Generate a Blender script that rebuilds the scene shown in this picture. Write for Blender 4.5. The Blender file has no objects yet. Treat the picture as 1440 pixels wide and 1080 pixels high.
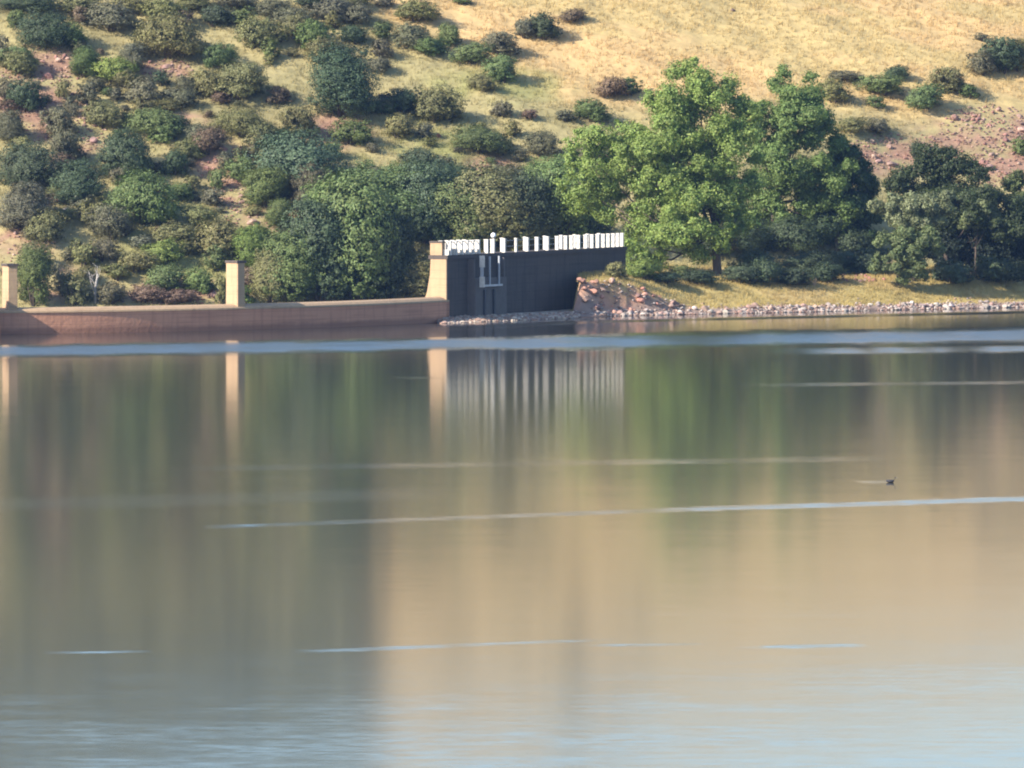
import bpy, math, random
import numpy as np
from mathutils import Vector, Matrix, noise as mnoise

R = math.radians
scene = bpy.context.scene
col = scene.collection

# ------------------------------------------------------------------ camera
HAZE = 0.000055
CAM_H = 18.0                  # metres above the water
FPX = 13800.0                 # focal length in pixels of a 1440 wide frame
HORY = 41.0                   # image row of the horizon in that frame
cam_data = bpy.data.cameras.new('camera')
cam_data.sensor_width = 36.0
cam_data.lens = 36.0 * FPX / 1440.0
cam_data.clip_start = 1.0
cam_data.clip_end = 6000.0
cam = bpy.data.objects.new('camera', cam_data)
cam.location = (0, 0, CAM_H)
cam.rotation_euler = (R(90) - math.atan((540 - HORY) / FPX), 0, 0)
col.objects.link(cam)
scene.camera = cam

# ------------------------------------------------------------------ light
SUN_AZ = 34.0                 # degrees from -X towards the camera
SUN_EL = 30.0
to_sun = Vector((-math.cos(R(SUN_AZ)) * math.cos(R(SUN_EL)),
                 -math.sin(R(SUN_AZ)) * math.cos(R(SUN_EL)), math.sin(R(SUN_EL))))
world = bpy.data.worlds.new('World')
scene.world = world
world.use_nodes = True
wn = world.node_tree
for n in list(wn.nodes):
    wn.nodes.remove(n)
sky = wn.nodes.new('ShaderNodeTexSky')
sky.sky_type = 'NISHITA'
sky.sun_disc = False
sky.sun_elevation = R(SUN_EL)
sky.sun_rotation = math.atan2(to_sun.x, to_sun.y)
sky.air_density = 1.0
sky.dust_density = 0.9
sky.ozone_density = 3.2
bg = wn.nodes.new('ShaderNodeBackground')
bg.inputs['Strength'].default_value = 0.128
wo = wn.nodes.new('ShaderNodeOutputWorld')
wn.links.new(sky.outputs[0], bg.inputs['Color'])
wn.links.new(bg.outputs[0], wo.inputs['Surface'])

sun_data = bpy.data.lights.new('sun', 'SUN')
sun_data.energy = 5.0
sun_data.angle = R(0.53)
sun_data.color = (1.0, 0.905, 0.77)
sun = bpy.data.objects.new('sun', sun_data)
sun.rotation_euler = to_sun.to_track_quat('Z', 'Y').to_euler()
sun.location = (-60, 540, 80)
col.objects.link(sun)

scene.view_settings.view_transform = 'Standard'
scene.view_settings.look = 'None'
scene.view_settings.gamma = 1.0
scene.view_settings.use_curve_mapping = False
scene.view_settings.exposure = 0.97
scene.render.film_transparent = False
scene.render.engine = 'CYCLES'
scene.cycles.use_denoising = True
scene.cycles.max_bounces = 6
scene.cycles.transparent_max_bounces = 4
scene.cycles.filter_width = 2.0
scene.cycles.sample_clamp_indirect = 6.0

# ------------------------------------------------------------------ helpers
def sstep(a, b, x):
    t = np.clip((np.asarray(x, float) - a) / (b - a), 0, 1)
    return t * t * (3 - 2 * t)

def hash2(ix, iy, seed):
    h = (ix.astype(np.int64) * 374761393 + iy.astype(np.int64) * 668265263 + seed * 974711) & 0x7fffffff
    h = ((h ^ (h >> 13)) * 1274126177) & 0x7fffffff
    h = (h ^ (h >> 16)) & 0xffff
    return h / 65535.0

def vnoise(x, y, seed=0):
    x = np.asarray(x, float); y = np.asarray(y, float)
    ix = np.floor(x).astype(np.int64); iy = np.floor(y).astype(np.int64)
    fx = x - ix; fy = y - iy
    fx = fx * fx * (3 - 2 * fx); fy = fy * fy * (3 - 2 * fy)
    a = hash2(ix, iy, seed); b = hash2(ix + 1, iy, seed)
    c = hash2(ix, iy + 1, seed); d = hash2(ix + 1, iy + 1, seed)
    return (a * (1 - fx) + b * fx) * (1 - fy) + (c * (1 - fx) + d * fx) * fy

def fbm(x, y, seed=0, oct=4):
    s = 0; a = .5; t = 0
    for k in range(oct):
        s = s + a * vnoise(np.asarray(x) * 2 ** k, np.asarray(y) * 2 ** k, seed + k * 17); t += a; a *= .5
    return s / t

def to_px(X, Y, Z):
    return 720 + FPX * X / Y, HORY - FPX * (Z - CAM_H) / Y

def at(px, py, d):
    """world point on the sight line of a photograph pixel, d metres out"""
    return np.array([(px - 720) / FPX * d, d, CAM_H - (py - HORY) / FPX * d])

def tag(o, label=None, cat=None, group=None, kind=None):
    if label: o['label'] = label
    if cat: o['category'] = cat
    if group: o['group'] = group
    if kind: o['kind'] = kind
    return o

def empty(name, loc, rz=0.0):
    o = bpy.data.objects.new(name, None)
    o.empty_display_size = 0.3
    o.location = loc
    o.rotation_euler = (0, 0, rz)
    col.objects.link(o)
    return o

def mesh_obj(name, me, mat, parent=None):
    o = bpy.data.objects.new(name, me)
    if mat is not None and len(me.materials) == 0:
        me.materials.append(mat)
    col.objects.link(o)
    if parent is not None:
        o.parent = parent
    return o

def np_mesh(name, verts, faces, smooth=False):
    me = bpy.data.meshes.new(name)
    verts = np.asarray(verts, np.float32)
    faces = np.asarray(faces, np.int32)
    k = faces.shape[1]
    me.vertices.add(len(verts)); me.vertices.foreach_set('co', verts.ravel())
    me.loops.add(faces.size); me.loops.foreach_set('vertex_index', faces.ravel())
    me.polygons.add(len(faces))
    me.polygons.foreach_set('loop_start', np.arange(0, faces.size, k, dtype=np.int32))
    me.polygons.foreach_set('loop_total', np.full(len(faces), k, np.int32))
    if smooth:
        me.polygons.foreach_set('use_smooth', np.ones(len(faces), bool))
    me.update(calc_edges=True)
    me.validate()
    return me

class MB:
    """collects polygons for one mesh"""
    def __init__(s): s.v = []; s.f = []
    def add(s, vs, fs):
        b = len(s.v); s.v += [tuple(map(float, v)) for v in vs]; s.f += [tuple(i + b for i in f) for f in fs]
    def box(s, o, ax, ay, az, bevel=0.0):
        """box from origin corner o spanned by three vectors"""
        o, ax, ay, az = map(lambda q: np.array(q, float), (o, ax, ay, az))
        P = [o, o + ax, o + ax + ay, o + ay, o + az, o + ax + az, o + ax + ay + az, o + ay + az]
        s.add(P, [(0, 3, 2, 1), (4, 5, 6, 7), (0, 1, 5, 4), (1, 2, 6, 5), (2, 3, 7, 6), (3, 0, 4, 7)])
    def tube(s, pts, rad, n=7, cap=True):
        pts = [np.array(p, float) for p in pts]
        rings = []
        for i, p in enumerate(pts):
            t = pts[min(i + 1, len(pts) - 1)] - pts[max(i - 1, 0)]
            t = t / (np.linalg.norm(t) + 1e-9)
            u = np.cross(t, (0.31, 0.95, 0.13)); u /= np.linalg.norm(u) + 1e-9
            w = np.cross(t, u)
            rings.append([p + rad[i] * (math.cos(a) * u + math.sin(a) * w) for a in [2 * math.pi * k / n for k in range(n)]])
        vs = [q for r in rings for q in r]
        fs = []
        for i in range(len(pts) - 1):
            for k in range(n):
                fs.append((i * n + k, i * n + (k + 1) % n, (i + 1) * n + (k + 1) % n, (i + 1) * n + k))
        if cap:
            fs.append(tuple(range(n))[::-1]); fs.append(tuple((len(pts) - 1) * n + k for k in range(n)))
        s.add(vs, fs)
    def mesh(s, name, smooth=False):
        me = bpy.data.meshes.new(name)
        me.from_pydata(s.v, [], s.f)
        if smooth:
            for p in me.polygons: p.use_smooth = True
        me.update()
        return me
    def build(s, name, mat, parent=None, smooth=False):
        return mesh_obj(name, s.mesh(name, smooth), mat, parent)

# ------------------------------------------------------------------ materials
def new_mat(name):
    m = bpy.data.materials.new(name); m.use_nodes = True
    nt = m.node_tree
    for n in list(nt.nodes): nt.nodes.remove(n)
    out = nt.nodes.new('ShaderNodeOutputMaterial')
    return m, nt, out

def N(nt, typ, **kw):
    n = nt.nodes.new(typ)
    for k, v in kw.items():
        if k in n.inputs: n.inputs[k].default_value = v
        else: setattr(n, k, v)
    return n

def L(nt, a, b): nt.links.new(a, b)

def mathn(nt, op, a, b=None):
    n = nt.nodes.new('ShaderNodeMath'); n.operation = op
    for i, q in enumerate((a, b)):
        if q is None: continue
        if isinstance(q, (int, float)): n.inputs[i].default_value = q
        else: nt.links.new(q, n.inputs[i])
    return n.outputs[0]

def mixc(nt, fac, a, b, blend='MIX'):
    n = nt.nodes.new('ShaderNodeMix'); n.data_type = 'RGBA'; n.blend_type = blend
    for sock, q in ((n.inputs[0], fac), (n.inputs[6], a), (n.inputs[7], b)):
        if isinstance(q, (int, float)): sock.default_value = q
        elif isinstance(q, tuple): sock.default_value = (*q, 1) if len(q) == 3 else q
        else: nt.links.new(q, sock)
    return n.outputs[2]

def leaf_material(name, transl=0.32):
    """leaf colour comes from the object's own colour, varied leaf by leaf"""
    m, nt, out = new_mat(name)
    info = N(nt, 'ShaderNodeObjectInfo')
    at_ = N(nt, 'ShaderNodeAttribute', attribute_name='tint')
    sep = N(nt, 'ShaderNodeSeparateColor'); L(nt, at_.outputs['Color'], sep.inputs[0])
    v = mathn(nt, 'MULTIPLY_ADD', sep.outputs[0], 0.9); nt.nodes[-1].inputs[2].default_value = 0.55
    hsv = N(nt, 'ShaderNodeHueSaturation'); L(nt, info.outputs['Color'], hsv.inputs['Color']); L(nt, v, hsv.inputs['Value'])
    hue = mathn(nt, 'MULTIPLY_ADD', sep.outputs[1], 0.05); nt.nodes[-1].inputs[2].default_value = 0.475
    L(nt, hue, hsv.inputs['Hue'])
    d = N(nt, 'ShaderNodeBsdfPrincipled', Roughness=0.6); L(nt, hsv.outputs[0], d.inputs['Base Color'])
    d.inputs['Specular IOR Level'].default_value = 0.25
    t = N(nt, 'ShaderNodeBsdfTranslucent')
    tc = mixc(nt, 1.0, hsv.outputs[0], (1.15, 1.25, 0.55), 'MULTIPLY'); L(nt, tc, t.inputs['Color'])
    mx = N(nt, 'ShaderNodeMixShader'); mx.inputs[0].default_value = transl
    L(nt, d.outputs[0], mx.inputs[1]); L(nt, t.outputs[0], mx.inputs[2]); L(nt, mx.outputs[0], out.inputs[0])
    return m

def bark_material(name, c1, c2):
    m, nt, out = new_mat(name)
    tc = N(nt, 'ShaderNodeTexCoord')
    no = N(nt, 'ShaderNodeTexNoise', Scale=6.0, Detail=5.0); L(nt, tc.outputs['Object'], no.inputs['Vector'])
    c = mixc(nt, no.outputs['Fac'], c1, c2)
    b = N(nt, 'ShaderNodeBsdfPrincipled', Roughness=0.9); L(nt, c, b.inputs['Base Color'])
    bp = N(nt, 'ShaderNodeBump', Strength=0.6, Distance=0.05); L(nt, no.outputs['Fac'], bp.inputs['Height']); L(nt, bp.outputs[0], b.inputs['Normal'])
    L(nt, b.outputs[0], out.inputs[0])
    return m

def attr_material(name, attr, nscale, lo, hi, rough=0.95, bump=0.0, transl=0.0):
    """ground and grass: colour painted per vertex, broken up by noise"""
    m, nt, out = new_mat(name)
    a = N(nt, 'ShaderNodeAttribute', attribute_name=attr)
    geo = N(nt, 'ShaderNodeNewGeometry')
    no = N(nt, 'ShaderNodeTexNoise', Scale=nscale, Detail=6.0, Roughness=0.65); L(nt, geo.outputs['Position'], no.inputs['Vector'])
    mr = N(nt, 'ShaderNodeMapRange'); mr.inputs[1].default_value = .25; mr.inputs[2].default_value = .75
    mr.inputs[3].default_value = lo; mr.inputs[4].default_value = hi; L(nt, no.outputs['Fac'], mr.inputs[0])
    hsv = N(nt, 'ShaderNodeHueSaturation'); L(nt, a.outputs['Color'], hsv.inputs['Color']); L(nt, mr.outputs[0], hsv.inputs['Value'])
    b = N(nt, 'ShaderNodeBsdfPrincipled', Roughness=rough); L(nt, hsv.outputs[0], b.inputs['Base Color'])
    b.inputs['Specular IOR Level'].default_value = 0.2
    if bump:
        bp = N(nt, 'ShaderNodeBump', Strength=0.8, Distance=bump); L(nt, no.outputs['Fac'], bp.inputs['Height']); L(nt, bp.outputs[0], b.inputs['Normal'])
    if transl:
        t = N(nt, 'ShaderNodeBsdfTranslucent'); L(nt, hsv.outputs[0], t.inputs['Color'])
        mx = N(nt, 'ShaderNodeMixShader'); mx.inputs[0].default_value = transl
        L(nt, b.outputs[0], mx.inputs[1]); L(nt, t.outputs[0], mx.inputs[2]); L(nt, mx.outputs[0], out.inputs[0])
    else:
        L(nt, b.outputs[0], out.inputs[0])
    return m

def masonry_material(name, c1, c2, stain_shade, streak=0.5):
    """weathered cement render: blotches, runs down the face, faint lift lines"""
    m, nt, out = new_mat(name)
    geo = N(nt, 'ShaderNodeNewGeometry')
    n1 = N(nt, 'ShaderNodeTexNoise', Scale=0.9, Detail=7.0, Roughness=0.62); L(nt, geo.outputs['Position'], n1.inputs['Vector'])
    mp = N(nt, 'ShaderNodeMapping'); mp.inputs['Scale'].default_value = (2.2, 2.2, 0.18); L(nt, geo.outputs['Position'], mp.inputs['Vector'])
    n2 = N(nt, 'ShaderNodeTexNoise', Scale=1.6, Detail=4.0); L(nt, mp.outputs[0], n2.inputs['Vector'])
    mp3 = N(nt, 'ShaderNodeMapping'); mp3.inputs['Scale'].default_value = (0.25, 0.25, 5.0); L(nt, geo.outputs['Position'], mp3.inputs['Vector'])
    n3 = N(nt, 'ShaderNodeTexNoise', Scale=1.0, Detail=3.0); L(nt, mp3.outputs[0], n3.inputs['Vector'])
    c = mixc(nt, n1.outputs['Fac'], c1, c2)
    r = N(nt, 'ShaderNodeMapRange'); r.inputs[1].default_value = .5; r.inputs[2].default_value = .72; r.inputs[4].default_value = streak
    L(nt, n2.outputs['Fac'], r.inputs[0]); c = mixc(nt, r.outputs[0], c, stain_shade)
    r3 = N(nt, 'ShaderNodeMapRange'); r3.inputs[1].default_value = .52; r3.inputs[2].default_value = .7; r3.inputs[4].default_value = 0.35
    L(nt, n3.outputs['Fac'], r3.inputs[0]); c = mixc(nt, r3.outputs[0], c, stain_shade)
    sp = N(nt, 'ShaderNodeSeparateXYZ'); L(nt, geo.outputs['Position'], sp.inputs[0])
    zz = mathn(nt, 'MULTIPLY_ADD', n1.outputs['Fac'], 0.35); L(nt, sp.outputs[2], nt.nodes[-1].inputs[2])
    td = N(nt, 'ShaderNodeMapRange'); td.inputs[1].default_value = 0.62; td.inputs[2].default_value = 0.38; td.inputs[4].default_value = 0.55
    L(nt, zz, td.inputs[0]); c = mixc(nt, td.outputs[0], c, tuple(q * .55 for q in stain_shade))     # damp, algae-stained foot
    fr = mathn(nt, 'FRACT', mathn(nt, 'MULTIPLY', sp.outputs[2], 1.9))
    jt = mathn(nt, 'MULTIPLY', mathn(nt, 'LESS_THAN', fr, 0.05), 0.45); c = mixc(nt, jt, c, stain_shade)   # pour lines
    b = N(nt, 'ShaderNodeBsdfPrincipled', Roughness=0.92); L(nt, c, b.inputs['Base Color'])
    n4 = N(nt, 'ShaderNodeTexNoise', Scale=5.0, Detail=6.0); L(nt, geo.outputs['Position'], n4.inputs['Vector'])
    bp = N(nt, 'ShaderNodeBump', Strength=0.7, Distance=0.03); L(nt, n4.outputs['Fac'], bp.inputs['Height']); L(nt, bp.outputs[0], b.inputs['Normal'])
    L(nt, b.outputs[0], out.inputs[0])
    return m

def rock_material(name):
    """rock colour comes from the object's own colour"""
    m, nt, out = new_mat(name)
    info = N(nt, 'ShaderNodeObjectInfo')
    geo = N(nt, 'ShaderNodeNewGeometry')
    n1 = N(nt, 'ShaderNodeTexNoise', Scale=3.5, Detail=6.0); L(nt, geo.outputs['Position'], n1.inputs['Vector'])
    mr = N(nt, 'ShaderNodeMapRange'); mr.inputs[1].default_value = .3; mr.inputs[2].default_value = .7
    mr.inputs[3].default_value = .65; mr.inputs[4].default_value = 1.3; L(nt, n1.outputs['Fac'], mr.inputs[0])
    hsv = N(nt, 'ShaderNodeHueSaturation'); L(nt, info.outputs['Color'], hsv.inputs['Color']); L(nt, mr.outputs[0], hsv.inputs['Value'])
    b = N(nt, 'ShaderNodeBsdfPrincipled', Roughness=0.9); L(nt, hsv.outputs[0], b.inputs['Base Color'])
    bp = N(nt, 'ShaderNodeBump', Strength=0.7, Distance=0.04); L(nt, n1.outputs['Fac'], bp.inputs['Height']); L(nt, bp.outputs[0], b.inputs['Normal'])
    L(nt, b.outputs[0], out.inputs[0])
    return m

def plain_material(name, c, rough=0.6, metal=0.0, var=0.25, scale=4.0):
    m, nt, out = new_mat(name)
    geo = N(nt, 'ShaderNodeNewGeometry')
    n1 = N(nt, 'ShaderNodeTexNoise', Scale=scale, Detail=5.0); L(nt, geo.outputs['Position'], n1.inputs['Vector'])
    cc = mixc(nt, n1.outputs['Fac'], tuple(q * (1 - var) for q in c), tuple(min(1, q * (1 + var)) for q in c))
    b = N(nt, 'ShaderNodeBsdfPrincipled', Roughness=rough, Metallic=metal); L(nt, cc, b.inputs['Base Color'])
    L(nt, b.outputs[0], out.inputs[0])
    return m

def water_material():
    m, nt, out = new_mat('lake_water')
    geo = N(nt, 'ShaderNodeNewGeometry')
    ruf = N(nt, 'ShaderNodeAttribute', attribute_name='ruffle')
    def slope(sx, sy, det, seed):
        mp = N(nt, 'ShaderNodeMapping'); mp.inputs['Scale'].default_value = (sx, sy, 1); mp.inputs['Location'].default_value = (seed, seed * .7, 0)
        L(nt, geo.outputs['Position'], mp.inputs['Vector'])
        n = N(nt, 'ShaderNodeTexNoise', Scale=1.0, Detail=det, Roughness=0.6); L(nt, mp.outputs[0], n.inputs['Vector'])
        return mathn(nt, 'SUBTRACT', n.outputs['Fac'], 0.5)
    s1 = slope(0.035, 0.22, 3.0, 3.1)      # long swell
    s2 = slope(0.22, 1.3, 3.0, 9.7)        # wavelets
    s3 = slope(0.9, 2.2, 2.0, 5.3)
    amp = mathn(nt, 'MULTIPLY_ADD', ruf.outputs['Fac'], 0.16); nt.nodes[-1].inputs[2].default_value = 0.006
    sy = mathn(nt, 'ADD', mathn(nt, 'MULTIPLY', s1, 0.004), mathn(nt, 'MULTIPLY', s2, amp))
    sy = mathn(nt, 'SUBTRACT', sy, mathn(nt, 'MULTIPLY', ruf.outputs['Fac'], 0.078))   # breeze-raised wave faces turned towards the viewer's shore
    s4 = slope(0.9, 1.15, 2.0, 14.2)       # breeze ripples nearer the viewer
    sy = mathn(nt, 'ADD', sy, mathn(nt, 'MULTIPLY', s4, mathn(nt, 'MULTIPLY', mathn(nt, 'MINIMUM', mathn(nt, 'ADD', ruf.outputs['Fac'], 0.008), 0.09), 0.55)))
    sx = mathn(nt, 'MULTIPLY', s3, 0.004)
    cmb = N(nt, 'ShaderNodeCombineXYZ'); cmb.inputs[2].default_value = 1.0
    L(nt, sx, cmb.inputs[0]); L(nt, sy, cmb.inputs[1])
    nv = N(nt, 'ShaderNodeVectorMath', operation='NORMALIZE'); L(nt, cmb.outputs[0], nv.inputs[0])
    b = N(nt, 'ShaderNodeBsdfPrincipled', IOR=1.333)
    b.inputs['Base Color'].default_value = (0.030, 0.030, 0.026, 1)
    rg = N(nt, 'ShaderNodeMapRange'); rg.inputs[3].default_value = 0.085; rg.inputs[4].default_value = 0.20
    L(nt, mathn(nt, 'POWER', ruf.outputs['Fac'], 0.5), rg.inputs[0])
    L(nt, rg.outputs[0], b.inputs['Roughness']); L(nt, nv.outputs[0], b.inputs['Normal'])
    L(nt, b.outputs[0], out.inputs[0])
    return m

M = dict(
    leaf=leaf_material('shrub_leaves', 0.12),
    tree_leaf=leaf_material('broad_leaves', 0.30),
    bark=bark_material('dark_bark', (0.05, 0.04, 0.03), (0.12, 0.09, 0.07)),
    pale_bark=bark_material('pale_dead_wood', (0.28, 0.26, 0.24), (0.42, 0.39, 0.36)),
    ground=attr_material('hill_soil', 'gcol', 1.3, 0.72, 1.2, bump=0.12),
    grass=attr_material('dry_grass', 'gcol', 0.5, 0.8, 1.15, transl=0.3),
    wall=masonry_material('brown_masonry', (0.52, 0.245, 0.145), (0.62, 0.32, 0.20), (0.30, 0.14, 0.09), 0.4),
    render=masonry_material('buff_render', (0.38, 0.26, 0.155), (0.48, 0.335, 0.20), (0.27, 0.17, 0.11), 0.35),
    stain_shade=masonry_material('shaded_weathered_wall', (0.070, 0.056, 0.050), (0.112, 0.086, 0.072), (0.040, 0.034, 0.032)),  # albedo lowered to paint in the high wall's shade; caps and slab share it
    white=plain_material('white_paint', (0.60, 0.57, 0.52), 0.6, var=0.3, scale=7.0),
    steel=plain_material('grey_steel', (0.42, 0.45, 0.50), 0.45, 0.3),
    dark=plain_material('dark_steel', (0.05, 0.05, 0.06), 0.6),
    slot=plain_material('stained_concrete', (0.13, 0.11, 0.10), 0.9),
    glass=plain_material('opal_globe', (0.85, 0.86, 0.88), 0.2, var=0.03),
    rock=rock_material('rock'),
    feather=plain_material('dark_feathers', (0.03, 0.03, 0.035), 0.7),
    beak=plain_material('white_beak', (0.75, 0.72, 0.66), 0.5),
    water=water_material(),
)

# ------------------------------------------------------------------ dam line in plan
def dam_line():
    """arch dam seen obliquely: heading turns from 32 to 72 degrees along its length"""
    pts = []; X, Y = -30.2, 579.0
    ds = 0.05; s = 0.0
    while s <= 68.0:
        ph = R(20 + 1.25 * s) if s < 36 else R(65 + 0.04 * (s - 36))
        pts.append((s, X, Y, ph)); X += ds * math.cos(ph); Y += ds * math.sin(ph); s += ds
    # backwards, out of frame
    X, Y, s = -30.2, 579.0, 0.0
    back = []
    while s > -14:
        ph = R(20 + 0.5 * s); X -= ds * math.cos(ph); Y -= ds * math.sin(ph); s -= ds
        back.append((s, X, Y, ph))
    return np.array(back[::-1] + pts)
DAM = dam_line()
def dam_at(s):
    X = np.interp(s, DAM[:, 0], DAM[:, 1]); Y = np.interp(s, DAM[:, 0], DAM[:, 2]); p = np.interp(s, DAM[:, 0], DAM[:, 3])
    return np.array([X, Y, 0.0]), np.array([math.cos(p), math.sin(p), 0]), np.array([math.sin(p), -math.cos(p), 0])  # point, along, towards the lake
def s_of_px(px):
    q = 720 + FPX * DAM[:, 1] / DAM[:, 2]
    return float(np.interp(px, q, DAM[:, 0]))
Z_CREST, Z_TOP = 1.55, 4.10

# ------------------------------------------------------------------ terrain
def shore_y(X):
    return 614 + (np.maximum(X, 4.2) - 4.2) * 0.73 + 0.5 * (fbm(X * .35, X * 0 + 3, 5) - .5)

def terrain(X, Y):
    X = np.asarray(X, float); Y = np.asarray(Y, float)
    yb = 638 + np.where(X > 0, 0.40 * X, 0.28 * X)
    t = Y - yb + 3.0 * (fbm(X * .06, Y * .06, 11) - .5)
    # steep lower slope, easing to a long gentle shoulder above t = 46 m
    k2 = 0.150 - 0.0006 * np.clip(X, -50, 50)
    u = t - 46
    ease = 0.5 * (u + np.sqrt(u * u + 16))          # smooth ramp starting at the break of slope
    hill = np.where(t < 0, 0.30 * t, 0.455 * t) - (0.455 - k2) * np.where(t > 0, ease - 0.5 * (np.sqrt(46.0 ** 2 + 16) - 46), 0)
    hill = np.where(t > 255, hill - 0.30 * (t - 255), hill)
    hill = hill + np.where(t > 0, 1, 0) * (0.9 * (fbm(X * .13, Y * .13, 21) - .5) + 0.35 * (fbm(X * .5, Y * .5, 31) - .5))
    hill = np.maximum(hill, -4)
    # grassy bank on the right with a cut earth nose at its left end
    v = Y - shore_y(X)
    nose = 1 - sstep(6.0, 12.0, X)
    soft = np.where(v < 0, 0.12 * v, 0) + 0.28 * sstep(0, 1.2, v) + 1.55 * sstep(0.8, 8.0, v) + np.clip(v - 8, 0, 30) * 0.03
    steep = np.where(v < 0, 0.12 * v, 0) + 0.30 * sstep(0, 1.0, v) + 1.85 * sstep(0.7, 1.7, v + .9 * (fbm(X * .9, X * 0 + 1.0, 46) - .5)) + 0.40 * sstep(1.7, 8, v)
    bank = soft * (1 - nose) + steep * nose
    bank = bank + np.where(v > 1, 0.14, 0.03) * (fbm(X * .9, Y * .9, 41) - .5) + nose * np.where((v > .6) & (v < 3), .5, 0) * (fbm(X * 1.6, Y * 1.6, 43) - .5)
    edge = sstep(3.95, 4.25, X + 0.5 * (fbm(Y * .8, Y * 0, 6) - .5))
    bank = bank * edge + (-2.5) * (1 - edge)
    # low rubble apron at the foot of the tower
    va = Y - (600.3 + (X + 4.3) * 1.36)
    ap = np.where(va < 0, 0.2 * va, 0.30 * sstep(0, 3.5, va)) + 0.08 * (fbm(X * 1.7, Y * 1.7, 51) - .5)
    ap = np.where((X > -4.8) & (X < 6.0), ap, -2.5)
    ap = np.maximum(ap, -2.5)
    return np.maximum(np.maximum(hill, bank), ap)

RY = np.arange(596, 790, 0.2)
def hit(px, py, dmin=596):
    """where the sight line of a pixel meets the ground"""
    r = RY[RY >= dmin]
    X = (px - 720) / FPX * r; Z = CAM_H - (py - HORY) / FPX * r
    g = terrain(X, r)
    k = np.nonzero(g >= Z)[0]
    i = k[0] if len(k) else len(r) - 1
    return np.array([X[i], r[i], g[i]])

ZR = [(60, 92, 65, 26), (55, 150, 85, 34), (230, 100, 50, 16), (25, 335, 60, 40), (340, 275, 45, 45), (400, 310, 40, 40),
      (1380, 185, 110, 32), (1260, 222, 90, 30), (240, 412, 110, 22), (95, 185, 60, 40), (300, 222, 60, 30), (70, 400, 60, 30),
      (1420, 230, 60, 40), (250, 170, 45, 14), (690, 240, 40, 24), (470, 185, 60, 30)]
ZG = [(260, 325, 110, 50), (620, 200, 120, 40), (560, 215, 80, 25), (300, 380, 120, 40), (700, 120, 120, 30)]
GOLD = np.array((0.55, 0.385, 0.18)); STRAW = np.array((0.37, 0.315, 0.15)); GREENY = np.array((0.27, 0.27, 0.10))
OLIVE = np.array((0.20, 0.185, 0.085)); RED = np.array((0.34, 0.205, 0.14)); MEADOW = np.array((0.40, 0.315, 0.125))
def zones(px, py, zs):
    w = np.zeros_like(px)
    for cx, cy, rx, ry in zs:
        w = np.maximum(w, 1 - sstep(0.5, 1.25, np.sqrt(((px - cx) / rx) ** 2 + ((py - cy) / ry) ** 2)))
    return w

def ground_colour(X, Y, Z):
    px, py = to_px(X, Y, Z)
    n1 = fbm(X * .22, Y * .22, 61); n2 = fbm(X * .8, Y * .8, 71); n3 = fbm(X * .09, Y * .2, 81)
    line = np.interp(px, [0, 400, 480, 560, 660, 850, 1100, 1440], [-700, -500, -60, 40, 90, 150, 165, 150]) + 90 * (n1 - .5)
    g = 1 - sstep(-35, 35, py - line)
    c = STRAW[None] * (1 - g[:, None]) + GOLD[None] * g[:, None]
    ol = sstep(.42, .72, n1 * .6 + n2 * .4) * (0.75 - 0.55 * g)
    c = c * (1 - ol[:, None]) + OLIVE * ol[:, None]
    gr = zones(px, py, ZG) * sstep(.3, .6, n2 * .5 + n3 * .5) * .8
    c = c * (1 - gr[:, None]) + GREENY * gr[:, None]
    gy = g * sstep(.52, .7, n3) * .55
    c = c * (1 - gy[:, None]) + np.array((0.44, 0.36, 0.155)) * gy[:, None]
    off = (1 - sstep(470, 560, px)) * (1 - sstep(-60, -5, py)) * .65
    c = c * (1 - off[:, None]) + OLIVE * off[:, None]
    rd = zones(px, py, ZR) * sstep(.36, .6, n2 * .6 + n1 * .4)
    c = c * (1 - rd[:, None]) + RED * rd[:, None]
    # bank on the right
    v = Y - shore_y(X)
    onb = (X > 3.6) & (Y < 640 + 0.4 * X) & (Z < 4)
    mead = MEADOW * (0.8 + 0.5 * n2[:, None])
    mead = mead * (1 - 0.6 * sstep(.5, .65, n1)[:, None]) + np.array((0.45, 0.33, 0.15)) * (0.6 * sstep(.5, .65, n1)[:, None])
    nosew = (1 - sstep(7.0, 13.0, X)) * (1 - sstep(1.5, 2.3, v + 1.2 * (n2 - .5)))
    mead = mead * (1 - nosew[:, None]) + np.array((0.52, 0.28, 0.18)) * nosew[:, None]
    beach = 1 - sstep(0.8, 1.6, v + .8 * (n2 - .5))
    mead = mead * (1 - beach[:, None]) + np.array((0.30, 0.22, 0.18)) * beach[:, None]
    c = np.where(onb[:, None], mead, c)
    apm = (X > -5) & (X < 3.8) & (Y < 622)
    c = np.where(apm[:, None], np.array((0.40, 0.33, 0.26)) * (0.75 + 0.5 * n2[:, None]), c)
    wet = (Z < 0.06)
    c = np.where(wet[:, None], c * .45, c)
    return np.clip(c, 0.01, 0.8)

def grid_mesh(name, xs, ys, zf):
    XX, YY = np.meshgrid(xs, ys)
    x = XX.ravel(); y = YY.ravel(); z = zf(x, y)
    nx, ny = len(xs), len(ys)
    i = np.arange(nx * ny).reshape(ny, nx)
    f = np.stack([i[:-1, :-1], i[:-1, 1:], i[1:, 1:], i[1:, :-1]], -1).reshape(-1, 4)
    me = np_mesh(name, np.stack([x, y, z], 1), f, smooth=True)
    return me, x, y, z

def set_color(me, name, rgb):
    a = me.attributes.new(name, 'FLOAT_COLOR', 'POINT')
    a.data.foreach_set('color', np.concatenate([rgb, np.ones((len(rgb), 1))], 1).astype(np.float32).ravel())

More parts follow.
